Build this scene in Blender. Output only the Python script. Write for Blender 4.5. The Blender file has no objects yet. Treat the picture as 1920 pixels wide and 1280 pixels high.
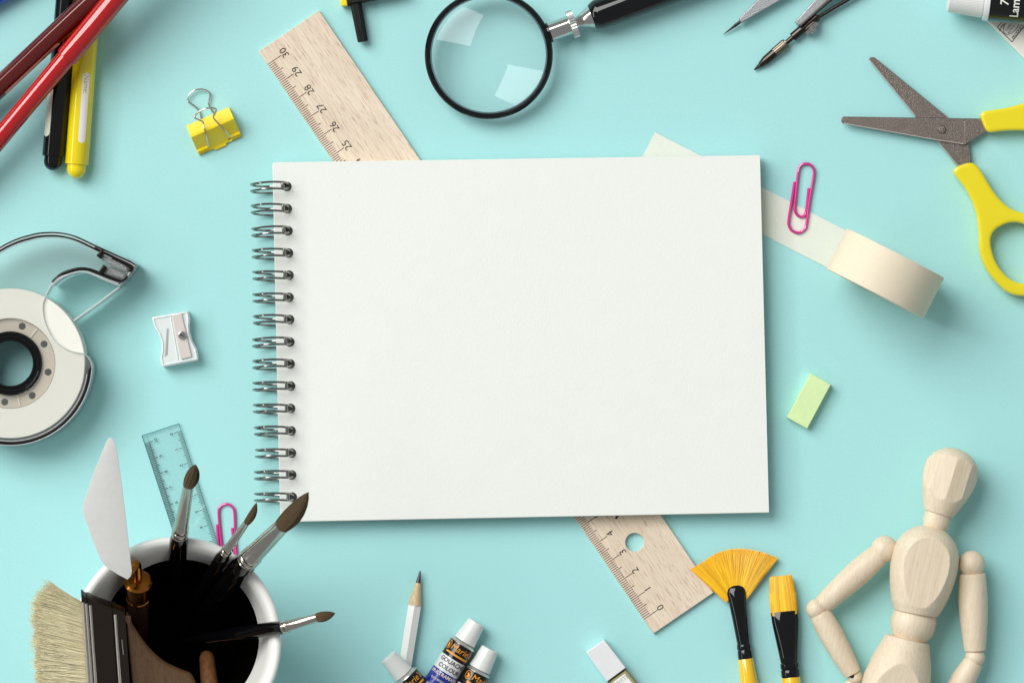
import bpy, bmesh, math, random
from mathutils import Vector, Matrix
random.seed(7)
scene = bpy.context.scene
COL = scene.collection
PI = math.pi

# ---------------------------------------------------------------- scale
# the wooden ruler is 30 cm = 1255.6 units long, so one drawing unit is 0.239 mm
S = 0.01 / 41.85
CAM_H = 2.0
H = CAM_H / S

def W(x, y, z=0.0):
    """plan position (units, y down) at height z -> metres"""
    k = 1 - z / H
    return Vector(((x - 960) * k * S, (640 - y) * k * S, z * S))

# ---------------------------------------------------------------- camera
cd = bpy.data.cameras.new('camera')
cam = bpy.data.objects.new('camera', cd); COL.objects.link(cam)
cam.location = (0, 0, CAM_H)
cd.sensor_width = 36.0
cd.lens = 36.0 * CAM_H / (1920 * S)
cd.clip_start = 0.05; cd.clip_end = 60
scene.camera = cam

# ---------------------------------------------------------------- world + lamps (studio)
wd = bpy.data.worlds.new('World'); scene.world = wd; wd.use_nodes = True
bg = wd.node_tree.nodes['Background']
bg.inputs[0].default_value = (0.94, 0.98, 1.0, 1); bg.inputs[1].default_value = 0.31

def lamp(name, loc, size, power, col, target=(0, 0, 0), roll=0.0):
    ld = bpy.data.lights.new(name, 'AREA'); ld.shape = 'RECTANGLE'
    ld.size, ld.size_y = size; ld.energy = power; ld.color = col
    o = bpy.data.objects.new(name, ld); COL.objects.link(o)
    o.location = loc
    d = Vector(target) - Vector(loc)
    q = d.to_track_quat('-Z', 'Y')
    o.rotation_euler = (q.to_matrix() @ Matrix.Rotation(math.radians(roll), 3, 'Z')).to_euler()
    return o
lamp('softbox_lamp', (-3.2, 2.8, 4.5), (3.8, 4.9), 424, (0.99, 0.99, 0.965), roll=22)
lamp('strip_lamp', (-4.2, -0.3, 2.7), (3.6, 0.42), 30, (1.0, 1.0, 0.98))

scene.view_settings.view_transform = 'Standard'
scene.view_settings.look = 'None'
scene.view_settings.exposure = 0
scene.view_settings.gamma = 1
scene.render.engine = 'CYCLES'
scene.cycles.use_denoising = True
scene.cycles.max_bounces = 10
scene.cycles.transparent_max_bounces = 24
scene.cycles.sample_clamp_indirect = 4

# ---------------------------------------------------------------- materials
def lin(c):
    out = []
    for v in c[:3]:
        v /= 255.0
        out.append(v / 12.92 if v <= 0.04045 else ((v + 0.055) / 1.055) ** 2.4)
    return (out[0], out[1], out[2], 1)

def newmat(name):
    m = bpy.data.materials.new(name); m.use_nodes = True
    nt = m.node_tree
    return m, nt, nt.nodes['Principled BSDF']

def pbr(name, rgb, rough=.5, metal=0, coat=0, coat_ior=1.5, ior=1.5, var=0.0, vscale=300, bump=0.0, bscale=900,
        stretch=(1, 1, 1), rot=0.0, island=0.0, sss=0.0, transl=0.0):
    m, nt, b = newmat(name)
    N, L = nt.nodes, nt.links
    b.inputs['Base Color'].default_value = lin(rgb)
    b.inputs['Roughness'].default_value = rough
    b.inputs['Metallic'].default_value = metal
    b.inputs['IOR'].default_value = ior
    b.inputs['Coat Weight'].default_value = coat
    b.inputs['Coat Roughness'].default_value = 0.03
    b.inputs['Coat IOR'].default_value = coat_ior
    tc = N.new('ShaderNodeTexCoord'); mp = N.new('ShaderNodeMapping')
    mp.inputs['Scale'].default_value = stretch
    mr = N.new('ShaderNodeVectorRotate'); mr.rotation_type = 'Z_AXIS'; mr.inputs['Angle'].default_value = rot
    L.new(tc.outputs['Object'], mr.inputs['Vector']); L.new(mr.outputs[0], mp.inputs[0])
    last = None
    if var:
        n = N.new('ShaderNodeTexNoise'); n.inputs['Scale'].default_value = vscale; n.inputs['Detail'].default_value = 6
        L.new(mp.outputs[0], n.inputs['Vector'])
        r = N.new('ShaderNodeMapRange'); r.inputs['From Min'].default_value = .3; r.inputs['From Max'].default_value = .7
        r.inputs['To Min'].default_value = 1 - var; r.inputs['To Max'].default_value = 1 + var * .6
        L.new(n.outputs['Fac'], r.inputs['Value']); last = r.outputs[0]
    if island:
        g = N.new('ShaderNodeNewGeometry')
        r = N.new('ShaderNodeMapRange'); r.inputs['To Min'].default_value = 1 - island; r.inputs['To Max'].default_value = 1 + island * .7
        L.new(g.outputs['Random Per Island'], r.inputs['Value'])
        if last:
            mm = N.new('ShaderNodeMath'); mm.operation = 'MULTIPLY'; L.new(last, mm.inputs[0]); L.new(r.outputs[0], mm.inputs[1]); last = mm.outputs[0]
        else: last = r.outputs[0]
    if last:
        mx = N.new('ShaderNodeVectorMath'); mx.operation = 'SCALE'
        mx.inputs[0].default_value = lin(rgb)[:3]; L.new(last, mx.inputs['Scale'])
        L.new(mx.outputs[0], b.inputs['Base Color'])
    if bump:
        n2 = N.new('ShaderNodeTexNoise'); n2.inputs['Scale'].default_value = bscale; n2.inputs['Detail'].default_value = 4
        L.new(mp.outputs[0], n2.inputs['Vector'])
        bp = N.new('ShaderNodeBump'); bp.inputs['Strength'].default_value = bump; bp.inputs['Distance'].default_value = 0.0004
        L.new(n2.outputs['Fac'], bp.inputs['Height']); L.new(bp.outputs[0], b.inputs['Normal'])
    if transl:
        tb_ = N.new('ShaderNodeBsdfTranslucent'); ms = N.new('ShaderNodeMixShader'); ms.inputs[0].default_value = transl
        if last: L.new(mx.outputs[0], tb_.inputs[0])
        else: tb_.inputs[0].default_value = lin(rgb)
        L.new(b.outputs[0], ms.inputs[1]); L.new(tb_.outputs[0], ms.inputs[2]); L.new(ms.outputs[0], N['Material Output'].inputs['Surface'])
    if sss:
        b.inputs['Subsurface Weight'].default_value = sss; b.inputs['Subsurface Scale'].default_value = .004
    return m

def clear(name, tint=(1, 1, 1), ior=1.5, rough=0.02, white=0.0, wcol=(235, 240, 240)):
    """thin clear plastic or glass: what passes, passes straight; the rest mirrors by Fresnel"""
    m, nt, b = newmat(name); N, L = nt.nodes, nt.links
    N.remove(b)
    t = N.new('ShaderNodeBsdfTransparent'); t.inputs[0].default_value = (*tint, 1)
    g = N.new('ShaderNodeBsdfGlossy'); g.inputs['Roughness'].default_value = rough
    f = N.new('ShaderNodeFresnel')
    gg = N.new('ShaderNodeNewGeometry'); iv = N.new('ShaderNodeMapRange')
    iv.inputs['To Min'].default_value = ior; iv.inputs['To Max'].default_value = 1 / ior
    L.new(gg.outputs['Backfacing'], iv.inputs['Value']); L.new(iv.outputs[0], f.inputs['IOR'])
    mx = N.new('ShaderNodeMixShader')
    base = t.outputs[0]
    if white:
        d = N.new('ShaderNodeBsdfDiffuse'); d.inputs[0].default_value = lin(wcol)
        m2 = N.new('ShaderNodeMixShader'); m2.inputs[0].default_value = white
        L.new(base, m2.inputs[1]); L.new(d.outputs[0], m2.inputs[2]); base = m2.outputs[0]
    L.new(f.outputs[0], mx.inputs[0]); L.new(base, mx.inputs[1]); L.new(g.outputs[0], mx.inputs[2])
    L.new(mx.outputs[0], N['Material Output'].inputs['Surface'])
    return m

def wood(name, base, dark, rot, fleck=0.6, grain=0.35, along=60, across=1500, rough=.55, bump=.25):
    """pale wood: fine long grain plus short dark flecks lying along the grain"""
    m, nt, b = newmat(name); N, L = nt.nodes, nt.links
    tc = N.new('ShaderNodeTexCoord')
    mr = N.new('ShaderNodeVectorRotate'); mr.rotation_type = 'Z_AXIS'; mr.inputs['Angle'].default_value = -rot
    L.new(tc.outputs['Object'], mr.inputs['Vector'])
    def noise(sc, scale, detail=3, dist=0):
        mp = N.new('ShaderNodeMapping'); mp.inputs['Scale'].default_value = sc
        L.new(mr.outputs[0], mp.inputs[0])
        n = N.new('ShaderNodeTexNoise'); n.inputs['Scale'].default_value = scale; n.inputs['Detail'].default_value = detail
        n.inputs['Distortion'].default_value = dist
        L.new(mp.outputs[0], n.inputs['Vector']); return n.outputs['Fac']
    def rng(v, a, c, lo, hi):
        r = N.new('ShaderNodeMapRange'); r.inputs['From Min'].default_value = a; r.inputs['From Max'].default_value = c
        r.inputs['To Min'].default_value = lo; r.inputs['To Max'].default_value = hi
        L.new(v, r.inputs['Value']); return r.outputs[0]
    fl = rng(noise((along * 1.9, across, across), 1.0, 2), .585, .66, 0, fleck)
    gr = rng(noise((along * .35, across * .55, across * .55), 1.0, 4), .35, .65, 0, grain)
    br = rng(noise((25, 90, 90), 1.0, 2, 1.0), .3, .7, 0, grain * .8)
    a1 = N.new('ShaderNodeMath'); a1.operation = 'ADD'; L.new(fl, a1.inputs[0]); L.new(gr, a1.inputs[1])
    a2 = N.new('ShaderNodeMath'); a2.operation = 'ADD'; a2.use_clamp = True; L.new(a1.outputs[0], a2.inputs[0]); L.new(br, a2.inputs[1])
    mx = N.new('ShaderNodeMix'); mx.data_type = 'RGBA'
    mx.inputs['A'].default_value = lin(base); mx.inputs['B'].default_value = lin(dark)
    L.new(a2.outputs[0], mx.inputs['Factor']); L.new(mx.outputs['Result'], b.inputs['Base Color'])
    b.inputs['Roughness'].default_value = rough
    bp = N.new('ShaderNodeBump'); bp.inputs['Strength'].default_value = bump; bp.inputs['Distance'].default_value = .0003; bp.invert = True
    L.new(a2.outputs[0], bp.inputs['Height']); L.new(bp.outputs[0], b.inputs['Normal'])
    return m

# ---------------------------------------------------------------- mesh helpers
ROOT = {}

class M:
    def __init__(s): s.v, s.f, s.mi = [], [], []
    def add(s, vs, fs, mi=0):
        o = len(s.v); s.v += [Vector(p) for p in vs]
        s.f += [tuple(i + o for i in f) for f in fs]; s.mi += [mi] * len(fs)
        return s
    def obj(s, name, mat, parent=None, angle=35, smooth=True, label=None, kind=None, loc=None):
        off = ROOT[parent.name] if parent is not None else (Vector(loc) if loc is not None else Vector((0, 0, 0)))
        me = bpy.data.meshes.new(name)
        me.from_pydata([p - off for p in s.v], [], s.f)
        for m in (mat if isinstance(mat, (list, tuple)) else [mat]): me.materials.append(m)
        me.polygons.foreach_set('material_index', s.mi)
        if smooth:
            me.polygons.foreach_set('use_smooth', [True] * len(me.polygons))
            me.set_sharp_from_angle(angle=math.radians(angle))
            for p in me.polygons:
                if angle < 90 and abs(p.normal.z) > .9998: p.use_smooth = False
        me.update()
        o = bpy.data.objects.new(name, me); COL.objects.link(o)
        if parent is not None: o.parent = parent
        else: o.location = off
        ROOT[o.name] = off
        if label: o['label'] = label
        if kind: o['kind'] = kind
        return o

def thing(name, label, cat, x, y, group=None, z=0):
    e = bpy.data.objects.new(name, None); COL.objects.link(e)
    e.empty_display_size = .01
    e.location = W(x, y, z); ROOT[e.name] = W(x, y, z).copy()
    e['label'] = label; e['category'] = cat
    if group: e['group'] = group
    return e

def frame(a):
    a = a.normalized()
    s = a.cross(Vector((0, 0, 1)))
    if s.length < 1e-4: s = Vector((1, 0, 0))
    s.normalize(); u = s.cross(a); u.normalize()
    return a, s, u

def lathe(p0, p1, prof, seg=32, cap=True, closed=False, zclamp=None, power=2.0, m=None, mi=None, knurl=None, roll=0.0):
    """profile [(d, r[, r_vertical])] in units along the axis p0->p1"""
    a, s, u = frame(p1 - p0)
    m = m or M(); vs, fs = [], []
    n = len(prof)
    for i, pr in enumerate(prof):
        d, r = pr[0], pr[1]; rv = pr[2] if len(pr) > 2 else r
        for k in range(seg):
            t = 2 * PI * k / seg + roll
            c, sn = math.cos(t), math.sin(t)
            if power != 2.0:
                c = math.copysign(abs(c) ** (2 / power), c); sn = math.copysign(abs(sn) ** (2 / power), sn)
            q = 1.0
            if knurl and knurl[0] <= d <= knurl[1]: q = 1 + (knurl[2] if k % 2 else -knurl[2])
            sv = rv * sn * q
            if zclamp is not None: sv = min(sv, zclamp(d) if callable(zclamp) else zclamp)
            vs.append(p0 + a * (d * S) + s * (r * c * q * S) + u * (sv * S))
    mis = []
    for i in range(n if closed else n - 1):
        j = (i + 1) % n
        for k in range(seg):
            k2 = (k + 1) % seg
            fs.append((i * seg + k, i * seg + k2, j * seg + k2, j * seg + k))
            mis.append(mi(prof[i][0]) if callable(mi) else (mi or 0))
    if cap and not closed:
        fs.append(tuple(range(seg - 1, -1, -1))); mis.append(mis[0])
        fs.append(tuple((n - 1) * seg + k for k in range(seg))); mis.append(mis[-2])
    o = len(m.v); m.v += vs; m.f += [tuple(i + o for i in f) for f in fs]; m.mi += mis
    return m

def rounded(d0, r0, n=6):
    """quarter-round start of a profile: from the axis at d0 out to radius r0"""
    return [(d0 + r0 * (1 - math.cos(t * PI / 2 / n)), r0 * math.sin(t * PI / 2 / n)) for t in range(n)]

def cat_rom(pts, n=6, closed=False):
    P = [Vector(p) for p in pts]; out = []
    L = len(P)
    rngs = range(L if closed else L - 1)
    for i in rngs:
        if closed: p0, p1, p2, p3 = P[i - 1], P[i], P[(i + 1) % L], P[(i + 2) % L]
        else: p0, p1, p2, p3 = P[max(i - 1, 0)], P[i], P[i + 1], P[min(i + 2, L - 1)]
        for k in range(n):
            t = k / n
            out.append(.5 * ((2 * p1) + (p2 - p0) * t + (2 * p0 - 5 * p1 + 4 * p2 - p3) * t * t + (-p0 + 3 * p1 - 3 * p2 + p3) * t ** 3))
    if not closed: out.append(P[-1])
    return out

def tube(pts, r, seg=10, closed=False, m=None, mi=0):
    """round wire through world points; r in units or a list"""
    m = m or M(); P = [Vector(p) for p in pts]; n = len(P)
    R = r if isinstance(r, (list, tuple)) else [r] * n
    tang = []
    for i in range(n):
        a = P[(i - 1) % n] if (closed or i) else P[0]
        b = P[(i + 1) % n] if (closed or i < n - 1) else P[-1]
        t = (b - a); tang.append(t.normalized() if t.length > 0 else Vector((1, 0, 0)))
    nrm = tang[0].orthogonal().normalized(); vs, fs = [], []
    for i in range(n):
        nrm = (nrm - tang[i] * nrm.dot(tang[i])).normalized()
        bn = tang[i].cross(nrm)
        for k in range(seg):
            t = 2 * PI * k / seg
            vs.append(P[i] + (nrm * math.cos(t) + bn * math.sin(t)) * R[i] * S)
    for i in range(n if closed else n - 1):
        j = (i + 1) % n
        for k in range(seg):
            k2 = (k + 1) % seg
            fs.append((i * seg + k, i * seg + k2, j * seg + k2, j * seg + k))
    if not closed:
        fs.append(tuple(range(seg - 1, -1, -1))); fs.append(tuple((n - 1) * seg + k for k in range(seg)))
    return m.add(vs, fs, mi)

def area2(p): return sum(p[i - 1][0] * p[i][1] - p[i][0] * p[i - 1][1] for i in range(len(p))) / 2

def plate(outs, z0, z1, bev=0.0, res=2, m=None, mi=0):
    """flat solid from plan outlines (first = outer edge, rest = holes) between heights z0 and z1"""
    m = m or M()
    cu = bpy.data.curves.new('c', 'CURVE'); cu.dimensions = '2D'; cu.fill_mode = 'BOTH'
    t = (z1 - z0) * S * 1000; b = min(bev * S * 1000, t * .499)
    cu.extrude = (t - 2 * b) / 2; cu.bevel_depth = b; cu.bevel_resolution = res; cu.offset = -b if b else 0
    for i, o in enumerate(outs):
        pts = [W(p[0], p[1], z1) * 1000 for p in o]
        if (area2(pts) > 0) != (i == 0): pts = pts[::-1]
        sp = cu.splines.new('POLY'); sp.points.add(len(pts) - 1)
        for k, p in enumerate(pts): sp.points[k].co = (p.x, p.y, 0, 1)
        sp.use_cyclic_u = True
    ob = bpy.data.objects.new('c', cu); COL.objects.link(ob)
    dg = bpy.context.evaluated_depsgraph_get(); dg.update()
    me = bpy.data.meshes.new_from_object(ob.evaluated_get(dg))
    bm = bmesh.new(); bm.from_mesh(me)
    bmesh.ops.remove_doubles(bm, verts=bm.verts, dist=1e-4)
    bm.verts.index_update()
    zc = (z0 + z1) / 2 * S
    vs = [Vector((v.co.x / 1000, v.co.y / 1000, v.co.z / 1000 + zc)) for v in bm.verts]
    fs = [tuple(v.index for v in f.verts) for f in bm.faces]
    bm.free(); bpy.data.meshes.remove(me); bpy.data.objects.remove(ob); bpy.data.curves.remove(cu)
    return m.add(vs, fs, mi)

def strip(pts, w, z0, z1, bev=0.6, m=None, taper=None):
    """a bent wall following a plan line, w units thick"""
    P = [Vector((p[0], p[1])) for p in pts]; Lf, Rt = [], []
    for i, p in enumerate(P):
        d = (P[min(i + 1, len(P) - 1)] - P[max(i - 1, 0)]).normalized(); nn = Vector((-d.y, d.x))
        ww = w * (taper(i / (len(P) - 1)) if taper else 1)
        Lf.append(p + nn * ww / 2); Rt.append(p - nn * ww / 2)
    return plate([[(q.x, q.y) for q in Lf + Rt[::-1]]], z0, z1, bev, m=m)

def soften(m, vox=1.7, it=30):
    """rounds a moulded solid all over"""
    me = bpy.data.meshes.new('s'); me.from_pydata([p * 100 for p in m.v], [], m.f)
    ob = bpy.data.objects.new('s', me); COL.objects.link(ob)
    r = ob.modifiers.new('r', 'REMESH'); r.mode = 'VOXEL'; r.voxel_size = vox * S * 100
    k = ob.modifiers.new('k', 'SMOOTH'); k.factor = .5; k.iterations = it
    dg = bpy.context.evaluated_depsgraph_get(); dg.update()
    m2 = bpy.data.meshes.new_from_object(ob.evaluated_get(dg))
    out = M().add([v.co / 100 for v in m2.vertices], [tuple(p.vertices) for p in m2.polygons])
    bpy.data.objects.remove(ob); bpy.data.meshes.remove(me); bpy.data.meshes.remove(m2)
    return out

def circ(x, y, r, n=28): return [(x + r * math.cos(2 * PI * k / n), y + r * math.sin(2 * PI * k / n)) for k in range(n)]

TXT = {}
def text_geo(s, size, shear=0.0, bold=0.0, align='CENTER', grid=0):
    key = (s, size, shear, bold, align, grid)
    if key in TXT: return TXT[key]
    cu = bpy.data.curves.new('t', 'FONT'); cu.body = s; cu.size = size; cu.shear = shear; cu.offset = bold
    cu.align_x = align; cu.align_y = 'CENTER'; cu.resolution_u = 3; cu.fill_mode = 'FRONT'
    ob = bpy.data.objects.new('t', cu); COL.objects.link(ob)
    dg = bpy.context.evaluated_depsgraph_get(); dg.update()
    me = bpy.data.meshes.new_from_object(ob.evaluated_get(dg))
    bm = bmesh.new(); bm.from_mesh(me)
    if grid and bm.verts:
        lo = min(v.co.x for v in bm.verts); hi = max(v.co.x for v in bm.verts); x = lo + grid
        while x < hi:
            bmesh.ops.bisect_plane(bm, geom=bm.verts[:] + bm.edges[:] + bm.faces[:], plane_co=(x, 0, 0), plane_no=(1, 0, 0)); x += grid
    bm.verts.index_update()
    g = ([(v.co.x, v.co.y) for v in bm.verts], [tuple(v.index for v in f.verts) for f in bm.faces])
    bm.free(); bpy.data.meshes.remove(me); bpy.data.objects.remove(ob); bpy.data.curves.remove(cu)
    TXT[key] = g; return g

def flat_text(m, s, x, y, z, size, read, **kw):
    """lettering printed on a level face; read = plan direction of reading (y down)"""
    vs, fs = text_geo(s, size, **kw)
    L = math.hypot(*read); rx, ry = read[0] / L, read[1] / L
    ux, uy = ry, -rx
    return m.add([W(x + rx * u + ux * v, y + ry * u + uy * v, z) for u, v in vs], fs)

def quad(m, a, b, w, z, mi=0):
    d = Vector((b[0] - a[0], b[1] - a[1])); n = Vector((-d.y, d.x)).normalized() * w / 2
    return m.add([W(a[0] + n.x, a[1] + n.y, z), W(a[0] - n.x, a[1] - n.y, z), W(b[0] - n.x, b[1] - n.y, z), W(b[0] + n.x, b[1] + n.y, z)], [(0, 1, 2, 3)], mi)

def on_round(p0, p1, R, lift=.3):
    """maps (around, along) units onto a round barrel; around is measured from the top line"""
    a, s, u = frame(p1 - p0)
    def f(ar, al):
        t = ar / R
        return p0 + a * (al * S) + (s * math.sin(t) + u * math.cos(t)) * ((R + lift) * S)
    return f

def round_text(m, s, f, al, ar, size, mode, mi=0, **kw):
    """mode 'across': reads around the barrel with letter tops towards the start; 'along': reads along it; 'back': reads backwards along it"""
    kw.setdefault('grid', 1.5)
    vs, fs = text_geo(s, size, **kw)
    if mode == 'across': pts = [f(ar - u, al - v) for u, v in vs]
    elif mode == 'along': pts = [f(ar - v, al + u) for u, v in vs]
    else: pts = [f(ar + v, al - u) for u, v in vs]
    return m.add(pts, fs, mi)

def patch(m, f, al0, al1, ar0, ar1, na, nr, mi=0, round_end=0):
    vs, fs = [], []
    for i in range(na + 1):
        t = i / na; al = al0 + (al1 - al0) * t; sh = 1.0
        if round_end:
            e = min(al - al0, al1 - al)
            if e < round_end: sh = math.sqrt(max(0.02, 1 - (1 - e / round_end) ** 2))
        mid, hw = (ar0 + ar1) / 2, (ar1 - ar0) / 2 * sh
        for k in range(nr + 1): vs.append(f(mid - hw + 2 * hw * k / nr, al))
    for i in range(na):
        for k in range(nr):
            o = i * (nr + 1) + k; fs.append((o, o + 1, o + nr + 2, o + nr + 1))
    return m.add(vs, fs, mi)

def strand(m, pts, r0, r1, mi=0):
    n = len(pts); return tube(pts, [r0 + (r1 - r0) * (i / (n - 1)) for i in range(n)], seg=3, m=m, mi=mi)

# ---------------------------------------------------------------- table
TABLE = pbr('turquoise_card', (168, 224, 224), rough=.62, var=.028, vscale=1100, bump=.2, bscale=2600)
m = M(); e = 1.6
m.add([(-e, -e, 0), (e, -e, 0), (e, e, 0), (-e, e, 0)], [(0, 1, 2, 3)])
t = m.obj('table_surface', TABLE, smooth=False); t['kind'] = 'structure'

# ---------------------------------------------------------------- common materials
CHROME = pbr('chrome', (205, 203, 200), rough=.12, metal=1)
DARKCHROME = pbr('dark_wire', (146, 144, 141), rough=.14, metal=1)
STEEL = pbr('brushed_steel', (134, 124, 117), rough=.36, metal=1, var=.14, vscale=2600, bump=.4, bscale=3000, stretch=(1, .35, 1), rot=.3)
BLACK = pbr('black_lacquer', (6, 6, 8), rough=.3, ior=1.05, coat=1, coat_ior=1.48)
BLACKMATTE = pbr('black_plastic', (12, 11, 12), rough=.38, ior=1.4, bump=.2, bscale=1800)
INK = pbr('print_black', (22, 18, 17), rough=.6)
INKBROWN = pbr('burnt_print', (84, 50, 34), rough=.7)
PAPER = pbr('white_paper', (236, 238, 232), rough=.75, var=.008, vscale=120, bump=.25, bscale=1100)
WHITEPL = pbr('white_plastic', (232, 232, 228), rough=.35, coat=.3)
YELLOWPL = pbr('yellow_plastic', (238, 219, 8), rough=.28, coat=.8, coat_ior=1.6)
PINK = pbr('pink_coated_wire', (214, 38, 140), rough=.3, coat=1, coat_ior=1.6, metal=.2)
GOLDINK = pbr('orange_print', (240, 160, 30), rough=.45)

# ---------------------------------------------------------------- wooden ruler
RD = Vector((740, 1090)).normalized(); RW = Vector((113, -77)).normalized()
RA = math.atan2(-RD.y, RD.x)
WOODR = wood('beech_wood', (240, 224, 202), (164, 126, 98), RA, fleck=.5, grain=.2, along=85, across=3000)
ruler = thing('wooden_ruler', 'long beech wood ruler lying diagonally under the sketchbook', 'ruler', 911, 603)
c0 = Vector((485, 97)); L_ = 1317.5
def rp(al, ac): p = c0 + RD * al + RW * ac; return (p.x, p.y)
plate([[rp(0, 0), rp(0, 136.5), rp(L_, 136.5), rp(L_, 0)], circ(1190, 1016, 17.5, 36)], 0, 10, .8).obj('body', WOODR, ruler)
mt, mn = M(), M()
for k in range(301):
    al = 29.7 + 4.1853 * (300 - k)
    ln = 31 if k % 10 == 0 else (21 if k % 5 == 0 else 15.5)
    quad(mt, rp(al, .4), rp(al, ln), 1.25, 10.25)
for k in range(31):
    al = 29.7 + 41.853 * (30 - k)
    x, y = rp(al - 1, 31 + 8)
    flat_text(mn, str(k), x, y, 10.25, 19, (-RD.x, -RD.y))
x, y = rp(L_ - 254, 72); quad(mn, (1160, 964), (1154, 972), 4, 10.25)
mt.obj('tick_marks', INKBROWN, ruler, smooth=False); mn.obj('numerals', INK, ruler, smooth=False)

# ---------------------------------------------------------------- masking tape
MASK = pbr('cream_masking_tape', (230, 217, 192), rough=.6, var=.02, vscale=500, bump=.2, bscale=1500)
TAIL = pbr('pale_masking_tape', (226, 231, 219), rough=.6, var=.015, vscale=500, bump=.2, bscale=1500)
CARD = pbr('cardboard_core', (176, 150, 112), rough=.8)
mtape = thing('masking_tape', 'cream masking tape roll standing on edge with its strip pulled out under the sketchbook', 'tape', 1660, 511)
ax = Vector((-0.457, 0.889)); R = 101
cz = R + 1
q0 = W(1660 - ax.x * 42, 512 - ax.y * 42, cz + 1.6); q1 = W(1660 + ax.x * 42, 512 + ax.y * 42, cz - 1.6)
lathe(q0, q1, [(0, 72), (0, R - 1.2), (1.2, R), (82.8, R), (84, R - 1.2), (84, 72)], seg=96, closed=True).obj('roll', MASK, mtape)
lathe(q0, q1, [(1, 66), (1, 71.5), (83, 71.5), (83, 66)], seg=64, closed=True).obj('core', CARD, mtape)
td = Vector((0.889, 0.457)); ns = 24; vs, fs = [], []
for i in range(ns + 1):
    t = i / ns; p = Vector((1228, 248)) + td * (470 * t)
    zz = 1.0 + .4 * math.sin(t * 9)
    for w_ in (0, 39, 78): vs.append(W(p.x + ax.x * w_, p.y + ax.y * w_, zz + .3))
for i in range(ns):
    for k in range(2): o = i * 3 + k; fs.append((o, o + 3, o + 4, o + 1))
m = M().add(vs, fs); vs2 = [v - Vector((0, 0, 1.0 * S)) for v in vs]; m.add(vs2, [f[::-1] for f in fs])
m.obj('tape_strip', TAIL, mtape)

# ---------------------------------------------------------------- sketchbook
book = thing('sketchbook', 'large blank white spiral bound sketchbook lying over the wooden ruler and the tape strip', 'sketchbook', 975, 635)
hx = [538, 539, 540, 541, 542, 542, 543, 543.5, 544, 545, 545, 546, 546.5, 547, 548]
hy = [350, 391.5, 433, 474.5, 516, 557.5, 599, 641, 682, 723.5, 765.5, 807.5, 849, 890, 931.5]
tip = [469, 470, 471, 472, 473, 473, 474, 472.5, 473, 473, 474, 476, 478, 476, 476]
holes = [circ(x, y, 9, 20) for x, y in zip(hx, hy)]
def outline(g=0, dx=0, dy=0):
    return [(512 + dx - g, 306 + dy), (517 + dx - g, 304.6 + dy - g), (1425 + dx + g, 291 + dy - g), (1442 + dx + g, 960 + dy + g), (531 + dx, 977.5 + dy + g), (526.5 + dx - g, 976 + dy)]
plate([outline(0, -1, 1)], 11, 15, .6).obj('back_cover', PAPER, book)
m = M()
for k in range(6):
    z0 = 15.4 + k * 3.4
    plate([outline(-1.2, random.uniform(-1, .6), random.uniform(-.8, .8))] + holes, z0, z0 + 3.1, .4, m=m)
m.obj('page_block', PAPER, book)
plate([outline(-.4, -1.6, .6)] + holes, 36.0, 37.2, .2).obj('page', PAPER, book)
plate([outline()] + holes, 37.6, 39.6, .5).obj('front_cover', PAPER, book)
for i in range(15):
    cx, rx = (hx[i] + 3 + tip[i]) / 2, (hx[i] + 3 - tip[i]) / 2 - 1.5
    m = M(); rr = random.uniform(-.8, .8); rt = random.uniform(-1.2, 1.2)
    for off in (-6.2, 6.2):
        pts = []
        for k in range(44):
            th = math.radians(-22 + k * 318 / 43)
            sn = math.sin(th); cs = math.cos(th)
            am = 1 - .6 * i / 14; dy = am * (-2.6 * max(0, sn) * (1 if cs > -.5 else .8) + 4.6 * max(0, -sn) * (1 if cs < .6 else .3) + (1.6 * max(0, -cs) if sn > -.1 else 1.2))
            cv = 1 - .42 * max(0, min(1, (cs - .82) / .18)) ** 1.5
            pts.append(W(cx + rx * cs, hy[i] + off * cv + dy + rr * sn - rt * cs, 39 + 33 * sn))
        tube(pts, [2.1 + 1.4 * max(0, 1 - k / 7) for k in range(44)], 8, m=m)
    tube([W(hx[i] - 9, hy[i] - 7.5, 63), W(hx[i] - 8, hy[i] - 3, 64), W(hx[i] - 8, hy[i] + 2, 64), W(hx[i] - 9, hy[i] + 5.5, 63)], 3.0, 8, m=m)
    m.obj('binding_ring', DARKCHROME, book)

# ---------------------------------------------------------------- magnifying glass
mag = thing('magnifying_glass', 'round magnifying glass with black rim, chrome neck and black handle', 'magnifying glass', 917, 104)
gx, gy, gz = 916.5, 103.5, 33
lensm = clear('lens_glass', (1, 1, 1), ior=1.44, rough=.0)
p0, p1 = W(gx, gy, gz - 15), W(gx, gy, gz + 15)
kz = 1 - gz / H
lathe(p0, p1, [(5, 109), (5, 117), (8, 119.5), (23, 119.5), (26, 117), (26, 112), (23, 109), (8, 109)], seg=128, closed=True).obj('rim', BLACK, mag)
lathe(p0, p1, [(9, 106.5), (9, 109.2), (24, 109.2), (24, 106.5)], seg=128, closed=True).obj('inner_ring', pbr('grey_seal', (88, 112, 116), rough=.3), mag)
RL, rl = 225, 107
sag = RL - math.sqrt(RL * RL - rl * rl)
prof = []
for k in range(25):
    r = rl * k / 24; prof.append((15 - 2 - (math.sqrt(RL * RL - r * r) - (RL - sag)), max(r, .01)))
for k in range(24, -1, -1):
    r = rl * k / 24; prof.append((15 + 2 + (math.sqrt(RL * RL - r * r) - (RL - sag)), max(r, .01)))
lathe(p0, p1, prof, seg=128, cap=False).obj('lens', lensm, mag, angle=60)
hd = Vector((0.938, -0.347))
def hp(d, z): return W(gx + hd.x * d, gy + hd.y * d, z)
h0, h1 = hp(118, 31), hp(420, 31)
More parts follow.
